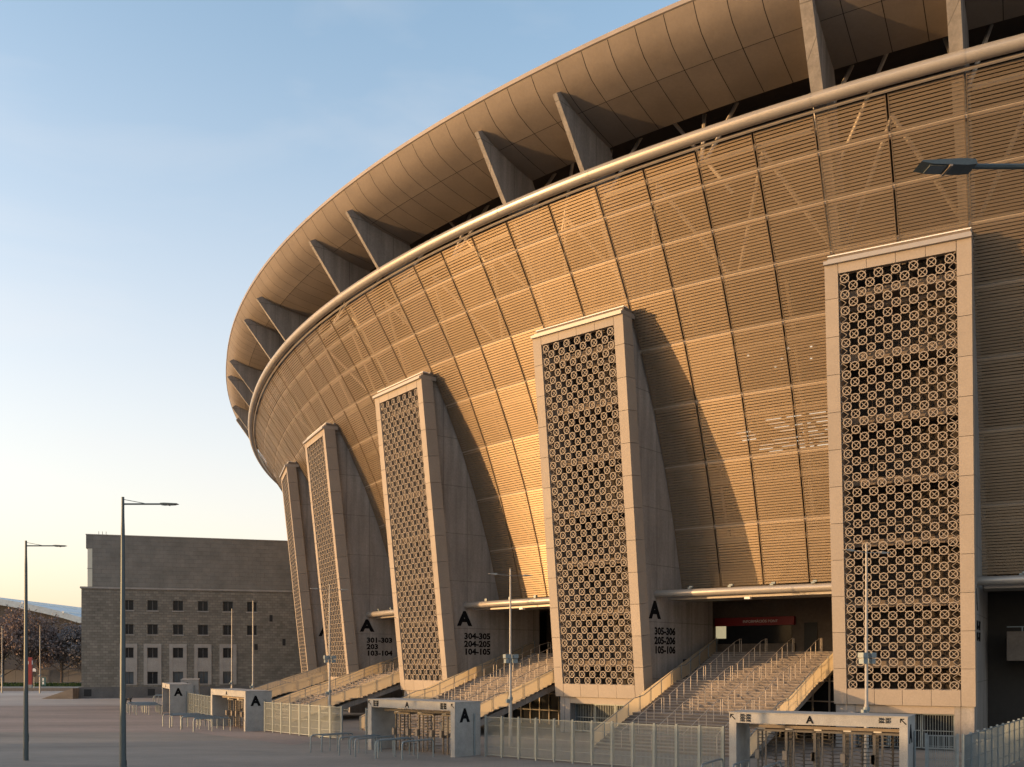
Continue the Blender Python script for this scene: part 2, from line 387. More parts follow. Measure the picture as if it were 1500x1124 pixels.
for a, b in vis:
    mid = (a+b)/2
    over = any(abs(mid-c) < HW for c in CEN)
    if mid > 144: continue
    for h0, h1 in zip(NODE, NODE[1:]):
        if over and h1 < 25: continue
        g = .055
        if over and h0 == 24.9: h0 = 24.4
        louvre_panel(a+g, b-g, h0+.02, h1-.02).obj('louvre_panel', M['louvre'], stad)
# struts behind the louvres and up to the roof
for i, (a, b) in enumerate(vis):
    if a > 112: break
    mb = MB()
    hi, lo = (a, b) if i % 2 else (b, a)
    mb.tube([P(hi,-2.6,31.0), P(lo,-7.2,25.2)], .14, 6)
    mb.obj('brace', M['steel'], stad)
    mb = MB(); mb.tube([P(lo,-1.6,30.6), P((a+b)/2+(.6 if i%2 else -.6),-4.6,35.9)], .13, 6); mb.obj('brace', M['steel'], stad)
    if i % 3 == 0:
        mb = MB(); mb.tube([P(hi,-3.6,36.2), P(lo,-6.5,31)], .12, 6); mb.obj('brace', M['steel'], stad)
    for hh in (9.0, 13.1, 17.3, 21.4):
        if i % 2: continue
        mb = MB(); o1 = prof(hh)-2.4; o2 = prof(hh+3.5)-2.0
        mb.tube([P(b,o1,hh), P(b,o2,hh+3.9)], .16, 6); mb.obj('column', M['slab'], stad)
# ceiling lamps that show through the louvres
lm = MB().box(-.55,.55,-.028,.028,-.02,.02).mesh('ceiling_lamp', M['light'])
for r_ in range(9):
    for c in range(6):
        if random.random() < .22: continue
        s = 9.4+c*1.75+random.uniform(-.35,.35)+r_*.1; o = -11.2-r_*1.25
        l = link('ceiling_lamp', lm, stad); l.location = P(s, o, 16.82); l.rotation_euler = (0,0,at(s)[2]+math.pi/2)
sp = MB().box(-.06,.06,-.06,.06,-.04,.04).mesh('spot_lamp', M['light'])
for s, o in ((15.6,-9),(13.8,-11),(12.6,-9),(11.9,-12),(11.1,-9.5),(10.1,-10.5),(9.2,-9),(14.9,-12.5),(9.6,-12)):
    l = link('spot_lamp', sp, stad); l.location = P(s, o, 20.85)

# ---- piers: local x right, y inwards, z up
W_ = Vector((0, -2.75, 26.6)).normalized(); NRM = Vector((0, -W_.z, W_.y)); FB = Vector((0, 6.45, 2.7)); FL = 26.74
def fp(x, w, d=0.): 
    """point on the pier face: x across, w up the slope from the frame's bottom, d in front of the face"""
    return Vector((x,0,0))+FB+W_*w+NRM*d
def facebox(mb, xa, xb, wa, wb, d0, d1):
    mb.hexa([fp(xa,wa,d1), fp(xb,wa,d1), fp(xb,wa,d0), fp(xa,wa,d0), fp(xa,wb,d1), fp(xb,wb,d1), fp(xb,wb,d0), fp(xa,wb,d0)])
def ring_mesh():
    mb = MB(); n = 12; ro, ri, d = .27, .212, .13
    vs = []
    for k_ in range(n):
        c, s = math.cos(2*math.pi*k_/n), math.sin(2*math.pi*k_/n)
        vs += [(ro*c,ro*s,0),(ri*c,ri*s,0),(ri*c,ri*s,-d),(ro*c,ro*s,-d)]
    fs = []
    for k_ in range(n):
        a, b = k_*4, ((k_+1)%n)*4
        fs += [(a,b,b+1,a+1),(a+1,b+1,b+2,a+2),(b,a,a+3,b+3)]
    mb.add(vs, fs)
    for ang in (math.pi/4, -math.pi/4):
        c, s = math.cos(ang), math.sin(ang); e = .345; hw = .019; z1, z2 = (-.045, -.1) if ang > 0 else (-.049, -.096)
        px, py = -s*hw, c*hw
        a = [(-e*c+px,-e*s+py),(e*c+px,e*s+py),(e*c-px,e*s-py),(-e*c-px,-e*s-py)]
        mb.add([(x,y,z1) for x,y in a]+[(x,y,z2) for x,y in a], [(3,2,1,0),(0,1,5,4),(2,3,7,6)])
    return mb
RING = ring_mesh(); RING_ME = RING.mesh('ring', M['ring'])
RCOLS = .955; RROW = .4685
ring_spots = []
for r_ in range(53):
    n = 7 if r_ % 2 == 0 else 6
    for i in range(n): ring_spots.append((-(n-1)/2*RCOLS+i*RCOLS, 1.22+r_*RROW))
RM = axes((0,0,0), Vector((1,0,0)), W_, NRM)
side_poly = [(6.55,0),(6.6,2.66),(3.95,28.9),(4.75,29.4),(5.0,30.3),(3.4,32.8),(2.0,35.0),(.75,36.9),(.12,37.3),(-2.95,41.35),(-2.5,41.62),(-1.75,41.25),(-.9,40.99),(.2,40.72),(1.4,40.45),(2.8,40.2),(3.2,39.5),(4.0,37.2),(6.2,34),(9.5,28.5),(13,21),(15.6,14),(16.7,10.5),(16.7,0)]
wall_me = []
def side_walls(parent, detail):
    for sx in (-1, 1):
        mb = MB(); mb.prism(side_poly, 0, sx*3.25, sx*detail); mb.obj('side_wall', M['fin'] if 0 else M['concrete'], parent)
        # day joints of the pours: thin raised strips in the plane of the wall
def frame_panels(parent):
    # columns left and right, lintel above, sill below; 15 mm open joints
    nrow = 12; hh = FL/nrow
    for sx in (-1, 1):
        for r_ in range(nrow):
            mb = MB(); a, b = sorted((sx*3.235, sx*4.0))
            d = random.uniform(-.004,.004)
            facebox(mb, a, b, r_*hh+.014, (r_+1)*hh-.014, -1.12, d); mb.obj('cladding_panel', M['cladding'], parent)
    for wa, wb in ((.0,.97),(FL-.82,FL)):
        for q in range(4):
            mb = MB(); xa = -3.215+q*6.43/4
            facebox(mb, xa+.012, xa+6.43/4-.012, wa+.004, wb-.004, -.5, random.uniform(-.004,.004)); mb.obj('cladding_panel', M['cladding'], parent)
def pier(idx, c, rings_as_parts, words, full):
    loc, rz = frame(c)
    mb = MB()                                                  # dark core with floors
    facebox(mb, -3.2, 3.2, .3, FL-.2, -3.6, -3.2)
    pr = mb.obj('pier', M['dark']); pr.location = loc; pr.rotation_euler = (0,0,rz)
    pr.parent = stad; pr.matrix_parent_inverse = Matrix.Translation(-Vector(stad.location))
    mb = MB()
    for r_ in range(7):
        w = 2.2+r_*3.72; mb.cur = 0
        facebox(mb, -3.2, 3.2, w, w+.42, -3.2, -.75)
    mb.obj('floor_slab', M['slab'], pr)
    mb = MB()
    for r_ in range(7):
        w = 2.2+r_*3.72
        facebox(mb, -3.2, 3.2, w+1.35, w+1.42, -.86, -.8)
        for q in range(9):
            x = -3.1+q*.775; facebox(mb, x-.02, x+.02, w+.42, w+1.35, -.85, -.81)
    mb.obj('balustrade', M['dark'], pr, kind='stuff')
    wx = 3.92 if idx == 0 else 3.58; side_walls(pr, wx)
    frame_panels(pr)
    # cornice: stepped light metal trim
    z = 29.0
    mb = MB(); mb.box(-4.02,4.02,3.52,5.2,29.05,29.26); mb.box(-3.85,3.97,3.72,5.2,29.263,29.4); mb.obj('cornice', M['trim'], pr)
    mb = MB(); mb.box(-3.8,3.93,3.95,5.0,29.403,29.62); mb.obj('gutter', M['slab'], pr)
    mb = MB(); mb.box(-3.85,3.97,3.9,4.4,29.625,29.69); mb.obj('screen_sill', M['white'], pr)
    # rings
    n = 0; rest = MB()
    order = ring_spots[::-1] if False else ring_spots
    for x, w in order:
        if rings_as_parts and n < 300:
            o = bpy.data.objects.new('ring', RING_ME); COL.objects.link(o); o.parent = pr
            m_ = RM.copy(); m_.translation = fp(x, w, -.05); o.matrix_basis = m_; n += 1
        else:
            m_ = RM.copy(); m_.translation = fp(x, w, -.05)
            rest.add([m_ @ Vector(v) for v in RING.v], RING.f)
    if rest.v: rest.obj('ring_lattice', M['ring'], pr, kind='stuff')
    # half bars that close the lattice against the frame
    mb = MB()
    for r_ in range(53):
        w = 1.22+r_*RROW
        if r_ % 2:
            for sx in (-1, 1):
                x = sx*3.06
                for dw in (-1, 1):
                    a = fp(sx*2.72, w+dw*.34*0, -.08)
                    mb.tube([fp(sx*2.8, w+dw*.15*0+dw*.0, -.1), fp(sx*3.22, w+dw*.34, -.1)], .02, 4)
        else:
            for sx in (-1, 1):
                for dw in (-1, 1):
                    mb.tube([fp(sx*3.06, w+dw*.2, -.1), fp(sx*3.22, w+dw*.34, -.1)], .03, 4)
    mb.obj('edge_bar', M['ring'], pr, kind='stuff')
    # base under the frame
    mb = MB(); mb.box(-3.7,-2.75,6.62,9.5,0,2.68)
    mb.obj('base_column', M['concrete'], pr); mb = MB(); mb.box(2.85,3.24,6.62,9.5,0,2.68); mb.obj('base_column', M['concrete'], pr)
    mb = MB(); mb.box(-2.745,2.845,6.64,9.5,2.22,2.68); mb.obj('base_beam', M['cladding'], pr)
    for q in range(3):
        xa = -2.7+q*1.85
        mb = MB(); mb.box(xa,xa+1.8,7.3,7.34,.1,2.2); d = mb.obj('door', M['glass'], pr)
        mb = MB()
        for x in (xa+.03, xa+1.77): mb.box(x-.035,x+.035,7.2,7.29,.1,2.2)
        mb.box(xa+.066,xa+1.734,7.2,7.29,.1,.17); mb.box(xa+.066,xa+1.734,7.2,7.29,2.12,2.2); mb.box(xa+.066,xa+1.734,7.21,7.28,1.15,1.2)
        for b_ in range(11):
            x = xa+.15+b_*.15; mb.box(x-.012,x+.012,7.23,7.26,.171,1.149); mb.box(x-.012,x+.012,7.23,7.26,1.201,2.119)
        mb.obj('door_frame', M['galv'], pr)
    # lettering on the right-hand wall
    if words:
        X_, Y_ = Vector((0,1.18,0)), Vector((0,0,1)); Z_ = Vector((1,0,0))
        text('A', 1.66, M['letter'], pr, axes((wx+.006,8.4 if idx else 8.0,8.5), X_, Y_, Z_), bold=.05)
        for i, t in enumerate(words):
            text(t, .72, M['letter'], pr, axes((wx+.006,8.35 if idx else 7.9,7.3-i*.68), X_, Y_, Z_), bold=.04, align='LEFT')
    return pr
for i, (c, w) in enumerate([(CEN[1],['306-307','206-207']),(CEN[2],['305-306','205-206','105-106']),(CEN[3],['304-305','204-205','104-105']),(CEN[4],['301-303','203','103-104']),(CEN[5],['101-102'])]):
    pier(i, c, i < 2, w, True)
# far fins beyond the last pier (only their tips show over the tube)
for c in (113.6,):
    loc, rz = frame(c)
    for sx in (-1, 1):
        mb = MB(); mb.prism([(4.4,31),(2.0,35.0),(.75,36.9),(.12,37.3),(-2.6,41.15),(-2.2,41.5),(-.9,40.99),(1.4,40.7),(3.2,40.6),(4.0,37.2)], 0, sx*3.25, sx*3.92)
        f_ = mb.obj('fin', M['concrete']); f_.location = loc; f_.rotation_euler = (0,0,rz); f_.parent = stad; f_.matrix_parent_inverse = Matrix.Translation(-Vector(stad.location))

# ---- entrances between the piers (parts of the stadium)
def local_part(c):
    loc, rz = frame(c); Mx = Matrix.Translation(Vector(loc)) @ Matrix.Rotation(rz, 4, 'Z'); return Mx
def lp(mb, c, name, m, **k):
    Mx = local_part(c); mb.v = [tuple(Mx @ Vector(v)) for v in mb.v]; return mb.obj(name, m, stad, **k)
BAYS = [(-6.7,False),(15.72,True),(38.0,True),(59.95,True),(81.55,True)]
for c, stair in BAYS:
    hw = 6.75
    # canopy tube with round end
    mb = MB(); mb.tube([(-6.95,8.75,10.15),(-6.7,8.72,10.2),(0,8.95,10.22),(6.6,9.2,10.22)], [.2,.27,.27,.27], 14); lp(mb, c, 'canopy_tube', M['tube'], smooth=True)
    mb = MB(); mb.box(-6.2,6.4,9.4,12.4,9.78,9.98); lp(mb, c, 'canopy_panel', M['trim'])
    for x in (-4.2,-1.2,1.8,4.6):
        mb = MB(); mb.box(x-.12,x+.12,8.85,9.05,10.47,10.6); mb.box(x+.04,x+.3,8.7,8.9,10.56,10.68); lp(mb, c, 'floodlight', M['galv'])
    if stair:
        mb = MB(); mb.box(-.18,.22,9.0,9.3,9.62,9.775); lp(mb, c, 'canopy_lamp', M['white'])
        mb = MB(); mb.box(-8,8,20,20.3,5.6,11); lp(mb, c, 'entrance_wall', M['wall_in'])
        mb = MB(); mb.box(-6.6,6.6,15.42,20,5.75,6.05); lp(mb, c, 'landing', M['step'])
        # glazing below the landing
        mb = MB(); mb.box(-7,7,12.4,12.45,0,4.3); lp(mb, c, 'glazing', M['glass'])
        for xa_ in (-7,5.2):
            mb = MB(); mb.box(xa_,xa_+1.8,12.4,12.45,4.302,5.5); lp(mb, c, 'glazing', M['glass'])
        mb = MB()
        for q in range(13): x = -6.9+q*1.15; mb.box(x-.05,x+.05,12.28,12.39,0,4.3 if abs(x) < 5.3 else 5.5)
        for z in (1.2,2.6,4.0): 
            for q in range(12): x = -6.9+q*1.15; mb.box(x+.052,x+1.098,12.3,12.38,z-.04,z+.04)
        lp(mb, c, 'mullion', M['steel'], kind='stuff')
# the kiosk in the bay of the wide stairs
c = BAYS[1][0]
mb = MB(); mb.box(-6.95,-.4,19.55,19.98,8.2,8.85); lp(mb, c, 'sign_board', M['red'])
Mx = local_part(c)
o = text('INFORMÁCIÓS PONT', .3, M['white'], stad, Mx @ axes((-3.1,19.54,8.42), Vector((1,0,0)), Vector((0,0,1)), Vector((0,-1,0))), bold=.0)
mb = MB(); mb.box(-6.8,-.7,19.9,19.99,6.6,8.19); lp(mb, c, 'kiosk_window', M['glass'])
mb = MB(); mb.box(-6.95,-6.1,19.8,19.89,7.2,8.19); lp(mb, c, 'kiosk_shutter', M['glow_shutter'])
mb = MB(); mb.box(-6.95,-.4,19.5,19.985,6.05,6.75); lp(mb, c, 'kiosk_counter', M['slab'])
mb = MB(); mb.box(.29,1.3,19.93,19.985,6.06,8.35); lp(mb, c, 'door', M['black'])
# right-hand bay: concrete balcony over a dark opening
c = BAYS[0][0]
mb = MB(); mb.box(-4.85,7,14,15.2,5.4,7.28); lp(mb, c, 'balcony', M['slab'])
mb = MB(); mb.box(-4.85,7,14.05,14.1,7.55,7.6); 
for q in range(8): mb.box(-4.0+q*1.4,-3.94+q*1.4,14.05,14.1,7.281,7.55)
lp(mb, c, 'balcony_rail', M['galv'])
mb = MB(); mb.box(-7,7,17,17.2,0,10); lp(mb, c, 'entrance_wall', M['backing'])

# ------------------------------------------------------------------ stairs
NR, RISE, DEP, LAND = 36, 6.05/36, .467, .9
nose = []; y = -3.2
for i in range(NR):
    if i in (12, 24): y += LAND
    nose.append((y, RISE*(i+1))); y += DEP
YTOP = y
def noseline(yy):
    pts = [(-3.2-.4,0),(-3.2,RISE)]
    for a in (0,12,24):
        pts += [nose[a], nose[a+11]]
    pts += [(YTOP,6.05),(YTOP+2,6.05)]
    return float(np.interp(yy, [p[0] for p in pts], [p[1] for p in pts]))
def topline(yy): return 1.12+(min(yy, YTOP)+3.3)/(YTOP+3.3)*6.03
def build_stairs(c, label):
    loc, rz = frame(c); st = thing('staircase', label, 'stairs', loc, rz, 'entrance stairs between the piers')
    for i, (yy, z) in enumerate(nose):
        dep = DEP+.06+(LAND if i in (11, 23) else 0)
        mb = MB(); mb.box(-5,5,yy-.03,yy+dep-.003,z-.05,z-.002); mb.cur = 1; mb.box(-5,5,yy+.012,yy+.06,z-RISE*1.3,z-.051); mb.obj('step', [M['step'], M['shaded_riser']], st)
    # side parapets and inner handrails
    for sx in (-1, 1):
        ys = [-3.5]+[nose[0][0],nose[11][0],nose[11][0]+LAND*.8,nose[12][0],nose[23][0],nose[23][0]+LAND*.8,nose[24][0],nose[35][0],YTOP+.1]
        n = 12
        yy = [-3.4+(YTOP+3.4)*q/n for q in range(n+1)]
        pl = MB()
        for q in range(n):
            a, b = yy[q]+.012, yy[q+1]-.012
            la, lb = noseline(a), noseline(b)
            pl.quad((sx*5.045,a,max(0,la-.1)),(sx*5.045,b,max(0,lb-.1)),(sx*5.045,b,topline(b)),(sx*5.045,a,topline(a)))
        po = pl.obj('parapet', M['parapet'], st)
        hr = MB()
        pts = [(sx*4.9, a, noseline(a)+.92) for a in ys]
        hr.tube(pts, .028, 6)
        for q in range(n+1):
            a = min(yy[q]+.05, YTOP); hr.box(sx*4.97-.02,sx*4.97+.02,a-.02,a+.02,noseline(a)+.0,topline(a)+.03)
        hr.obj('handrail', M['galv'], st)
    for x in (-3.05,-1.05,1.0,3.05):
        for f in range(3):
            a0, a1 = nose[f*12][0]+.15, nose[f*12+11][0]+.3
            hr = MB(); n = 5
            pts = [(x,a0-.25,noseline(a0)+.9)]+[(x,a0+(a1-a0)*q/6,noseline(a0+(a1-a0)*q/6)+.98) for q in range(7)]+[(x,a1+.35,noseline(a1)+.98)]
            hr.tube(pts, .024, 5)
            for q in range(n+1):
                a = a0+(a1-a0)*q/n; hr.tube([(x,a,noseline(a)-.1),(x,a,noseline(a)+.98)], .026, 5)
            a = a1+.34; hr.tube([(x,a,noseline(a)-.1),(x,a,noseline(a)+.97)], .026, 5)
            hr.obj('handrail', M['galv'] if 0 else M['rail'], st)
    # stringer and supports below
    mb = MB()
    for x in (-4.6,-1.5,1.5,4.6):
        mb.prism([(-3.0,0),(-1.5,0),(YTOP,5.4),(YTOP,5.85)], 0, x-.15, x+.15)
    mb.obj('stringer', M['concrete'], st)
    return st
for (c, s), lb in zip(BAYS[1:], ('widest and nearest flight of grey steps, rising to the dark entrance with red sign board',
        'sunlit flight of steps with golden side walls rising behind the second gate from the right',
        'flight of steps with grey railings between the third and the fourth pier from the right',
        'farthest flight of steps, with pale railings beside the stone building')):
    build_stairs(c, lb)

# ------------------------------------------------------------------ turnstile gates
def turnstile_mesh():
    mb = MB()
    for z in np.linspace(.25,2.05,12):
        mb.tube([(-.62,.25,z),(-.28,.25,z)], .017, 5)                       # fixed comb
        for a in (.5, 2.6, 4.7): mb.tube([(0.1,.55,z),(.1+.55*math.cos(a),.55+.55*math.sin(a),z)], .017, 5)
    mb.tube([(.1,.55,.05),(.1,.55,2.2)], .045, 6)
    for x, y in ((-.64,.25),(-.28,.25),(.68,.2),(.68,.95),(-.64,.95)): mb.box(x-.035,x+.035,y-.035,y+.035,0,2.2)
    for z in (.4,1.1,1.8): mb.tube([(.68,.2,z),(.68,.95,z)], .017, 5)
    mb.box(-.68,.72,.1,1.05,2.203,2.3)
    return mb.mesh('turnstile', M['turn'])
TURN = turnstile_mesh(); READ = MB().box(-.09,.09,-.12,.05,.95,1.35).mesh('card_reader', M['reader'])
HEADL = MB().box(-.16,.16,.02,.2,2.302,2.36).mesh('signal_head', M['white'])
def arrow_mesh(s):
    mb = MB(); w = .13*s
    mb.add([(-.5*s,.5*s,0),(.2*s,.5*s,0),(.2*s-w*.6,.5*s-w*1.3,0),(-.5*s+w*2.2,.5*s-w*1.3,0),(.5*s,-.5*s+w,0),(.5*s-w,-.5*s,0),(-.5*s+w*1.3,.5*s-w*2.2,0),(-.5*s+w*1.3,-.2*s+w*.6,0),(-.5*s,-.2*s,0)],
           [(0,1,2,3),(0,3,6),(0,6,7,8),(3,4,5,6)])
    return mb
def gate(c, o, label, left, right, units, xs=(-3.9,3.9)):
    loc, rz = frame(c, o); g = thing('turnstile_gate', label, 'gate', loc, rz, 'concrete turnstile gates along the fence')
    xa, xb = xs
    mb = MB(); mb.box(xa,xa+.33,0,2.1,0,3.05); mb.obj('gate_wall', M['gatecon'], g)
    mb = MB(); mb.box(xb-.33,xb,0,2.1,0,3.05); mb.obj('gate_wall', M['gatecon'], g)
    mb = MB(); mb.box(xa+.333,xb-.333,0.003,.3,2.6,3.047); mb.box(xa+.333,xb-.333,.303,2.097,2.86,3.044); mb.obj('lintel', M['gatecon'], g)
    mb = MB(); mb.box(xa-.03,xb+.03,-.03,2.13,3.052,3.082); mb.obj('coping', M['gatecon'], g)
    w = (xb-xa-1.3)/units
    for i in range(units):
        x = xa+1.05+w*(i+.5)
        t = link('turnstile', TURN, g, (x,.75,0)); link('card_reader', READ, t, (.62,.1,0)); link('card_reader', READ, t, (-.62,.1,0)); link('signal_head', HEADL, t, (-.46,.1,0))
    mb = MB(); mb.box(xa+.7,xb-.4,.7,.82,2.37,2.5); mb.obj('crossbar', M['reader'], g)
    X_, Y_, Z_ = Vector((1,0,0)), Vector((0,0,1)), Vector((0,-1,0))
    text('A', .44, M['letter'], g, axes(((xa+xb)/2-.2,-.008,2.68), X_, Y_, Z_), bold=.03)
    text('A', 1.0, M['letter'], g, axes((xb+.006,.8,1.98), Vector((0,1,0)), Vector((0,0,1)), Vector((1,0,0))), bold=.05)
    for words, x, al in ((left, xa+.5, 'LEFT'), (right, xb-1.15, 'LEFT')):
        for i, t in enumerate(words):
            text(t, .15, M['letter'], g, axes((x,-.008,2.9-i*.12), X_, Y_, Z_), bold=.02, align=al)
    if left:
        a = arrow_mesh(.26).obj('arrow', M['letter'], g); a.matrix_basis = axes((xa+.17,-.005,2.86), X_, Y_, Z_)
        a = arrow_mesh(.26).obj('arrow', M['letter'], g); a.matrix_basis = axes((xb-.17,-.005,2.86), X_, Y_, Z_)
    mb = MB(); mb.tube([(xb+.06,1.55,0),(xb+.06,1.55,2.4)], .05, 6); mb.obj('gate_post', M['galv'], g)
    return g
GATES = [(5.0,13.0,'nearest concrete turnstile gate, cut by the bottom edge, with arrow and section numbers',['305-306','205-206','105-106'],['306-307','206-207'],5,(-3.98,3.6)),
 (26.9,12.4,'concrete turnstile gate in mid fence, before the second pier from the right',['304-305','204-205','104-105'],['305-306','205-206','105-106'],3,(-3.55,3.85)),
 (50.9,10.8,'turnstile gate with sunlit golden front and bold black A, left of the middle gate',[],[],3,(-3.6,4.3)),
 (74.0,10.8,'narrow looking turnstile gate with sunlit lintel edge before the stone building',[],[],3,(-3.6,4.6)),
 (97.0,8.5,'farthest turnstile gate, grey and half hidden behind the next one',[],[],3,(-3.6,4.4))]
for g in GATES: gate(*g)

# ------------------------------------------------------------------ queue railings before the gates
def railing(parent_frame, x, y0, y1, label):
    loc, rz = parent_frame; Mx = Matrix.Translation(Vector(loc)) @ Matrix.Rotation(rz, 4, 'Z')
    p = Mx @ Vector((x,(y0+y1)/2,0))
    t = thing('queue_railing', label, 'railing', p, rz, 'queue railings before the gates')
    hl = (y1-y0)/2; r = .045
    mb = MB(); mb.tube([(0,-hl,0),(0,-hl,.82),(0,-hl+.05,.95),(0,-hl+.18,1.0),(0,hl-.18,1.0),(0,hl-.05,.95),(0,hl,.82),(0,hl,0)], r, 8); mb.obj('hoop', M['galv'], t, smooth=True)
    mb = MB(); mb.tube([(0,0,0),(0,0,.96)], .035, 6); mb.obj('post', M['galv'], t)
    return t
ordn = ['first','second','third','fourth','fifth','sixth','seventh','eighth']
for (gi, nm, xs) in ((0,'nearest gate at the bottom edge',[-4.1,-2.9,-1.5]),(1,'gate in the middle of the fence',[-4.7,-4.3,-2.05,-1.7,-.65,.75,1.1,2.7]),(2,'gate with the sunlit front',[-5.2,-4.4,-3.3,-1.8,-.4,1.1,2.6]),(3,'narrow gate before the stone building',[-4.6,-3.6,-2.4,-1.0,.6,2.4]),(4,'farthest gate',[-3.6,-2.0,-.4])):
    fr = frame(GATES[gi][0], GATES[gi][1])
    for i, x in enumerate(xs):
        railing(fr, x, -3.4+(.5 if i % 2 else 0), -.55, '%s steel queue railing from the left before the %s' % (ordn[i], nm))

# ------------------------------------------------------------------ fences
def fence_panel_mesh(w):
    mb = MB(); h0, h1 = .1, 2.25
    mb.box(0,.045,-.025,.025,h0,h1); mb.box(w-.045,w,-.025,.025,h0,h1)
    mb.box(.046,w-.046,-.025,.025,h0,h0+.045); mb.box(.046,w-.046,-.025,.025,h1-.045,h1)
    n = max(3, int(w/.075))
    for i in range(n):
        x = .05+(w-.1)*(i+.5)/n; mb.add([(x-.013,-.008,h0+.046),(x+.013,-.008,h0+.046),(x,.012,h0+.046),(x-.013,-.008,h1-.046),(x+.013,-.008,h1-.046),(x,.012,h1-.046)], [(0,1,4,3),(1,2,5,4),(2,0,3,5)])
    for z in (.62,1.2,1.78): mb.box(.047,w-.047,-.009,.009,z-.01,z+.01)
    return mb.mesh('fence_panel', M['barmetal'])
POST = MB().box(-.05,.05,-.05,.05,0,2.32).mesh('fence_post', M['galv'])
def fence(pts, label, pw=1.42):
    a0 = Vector((*pts[0],0)); f = thing('fence', label, 'fence', a0, 0, 'steel mesh fences')
    f['worldspace'] = 1
    for p, q in zip(pts, pts[1:]):
        a, b = Vector((*p,0)), Vector((*q,0)); L = (b-a).length; n = max(1, round(L/pw)); w = L/n; ang = math.atan2(b.y-a.y, b.x-a.x)
        me = fence_panel_mesh(w-.12)
        for i in range(n):
            c = a+(b-a)*i/n
            o = link('fence_post', POST, f, c, rot=(0,0,ang)); o2 = link('fence_panel', me, f, c+(b-a).normalized()*.06, rot=(0,0,ang))
        link('fence_post', POST, f, b, rot=(0,0,ang))
def arc(sa, sb, oa, ob, n): return [tuple(P(sa+(sb-sa)*i/n, oa+(ob-oa)*i/n, 0)[:2]) for i in range(n+1)]
fence(arc(22.6,9.4,10.9,11.4,4), 'blue grey mesh fence between the nearest gate and the middle gate')
fence(arc(46.2,36.4,9.7,9.4,4), 'sunlit mesh fence running left from the middle gate to the gate with sunlit front')
fence(arc(33.2,30.9,9.9,10.6,1), 'short mesh fence piece right beside the left wall of the middle gate', 2.6)
fence(arc(69.2,55.6,9.2,9.4,4), 'golden lit mesh fence between the gate with sunlit front and the narrow gate')
fence(arc(93,79,8.2,9.0,3), 'far mesh fence between the narrow gate and the farthest gate')
fence([tuple(P(-.1,11.4,0)[:2]), tuple(P(-2.8,-6.5,0)[:2])], 'blue grey fence at the lower right corner running back towards the stadium', 1.5)
fence(arc(1.2,.1,11.6,11.4,1), 'single mesh fence panel between the nearest gate and the corner of the fence', 1.2)

# ------------------------------------------------------------------ street lamps
def street_lamp(x, y, label, rz=0):
    t = thing('street_lamp', label, 'street lamp', (x,y,0), rz, 'dark street lamps with one arm')
    mb = MB(); mb.tube([(0,0,0),(0,0,1.2),(0,0,10.6),(0,0,11.1),(0,0,11.9)], [.135,.13,.075,.06,.055], 12); mb.obj('pole', M['lamp'], t, smooth=True)
    mb = MB(); mb.tube([(.05,0,11.62),(1.5,0,11.62)], .035, 8); mb.tube([(.05,0,11.8),(.95,0,11.63)], .014, 6); mb.obj('arm', M['lamp'], t, smooth=True)
    mb = MB(); mb.prism([(1.5,11.59),(1.62,11.575),(2.05,11.59),(2.2,11.62),(2.18,11.635),(1.66,11.66),(1.52,11.65)], 1, -.13, .13); h = mb.obj('lamp_head', M['lamp'], t)
    mb = MB(); mb.hexa([(1.88,-.1,11.572),(2.08,-.1,11.58),(2.08,.1,11.58),(1.88,.1,11.572),(1.88,-.1,11.58),(2.08,-.1,11.597),(2.08,.1,11.597),(1.88,.1,11.58)]); mb.obj('lens', M['lens'], h)
    mb = MB(); mb.box(1.81,1.845,-.132,.132,11.56,11.584); mb.obj('rim', M['reader'], h)
    mb = MB(); mb.box(-.03,.14,-.05,.05,1.0,1.45); mb.obj('hatch', M['lamp'], t)
    return t
street_lamp((38-750)/1420*52.5, 52.5, 'leftmost dark street lamp, its arm pointing right, base fully in view')
street_lamp((180-750)/1420*38.5, 38.5, 'tallest looking dark street lamp before the stone building, foot below the picture')
street_lamp(7.3, 12.2, 'street lamp of which only the arm and flat head reach in at right edge', R(180))
def twin_lamp(x, y, label, cams, arms=True, top=11.2):
    t = thing('twin_lamp', label, 'street lamp', (x,y,0), 0.5, 'slim galvanised lamps behind the fence')
    mb = MB(); mb.tube([(0,0,0),(0,0,3.2),(0,0,3.25),(0,0,top)], [.125,.115,.085,.05], 10); mb.obj('pole', M['twin'], t, smooth=True)
    if arms:
        for sx in (-1, 1):
            mb = MB(); mb.tube([(sx*.04,0,top-.45),(sx*1.05,0,top-.4)], .022, 6); mb.obj('arm', M['twin'], t)
            mb = MB(); mb.prism([(sx*.95,top-.43),(sx*1.1,top-.46),(sx*1.55,top-.4),(sx*1.5,top-.36),(sx*1.0,top-.34)], 1, -.1, .1); mb.obj('lamp_head', M['twin'], t)
    if cams:
        mb = MB()
        for sx in (-1, 1):
            mb.box(sx*.3-.16,sx*.3+.16,-.22,.14,5.55,5.8); mb.box(sx*.3-.12,sx*.3+.12,-.2,.1,5.25,5.5)
        mb.box(-.25,.25,-.05,.05,5.502,5.548); mb.obj('camera_box', M['galv'], t)
    mb = MB(); mb.tube([(0,0,2.9),(0,0,3.1)], .16, 10); mb.box(-.3,-.1,-.08,.08,2.75,2.98); mb.obj('junction_box', M['galv'], t)
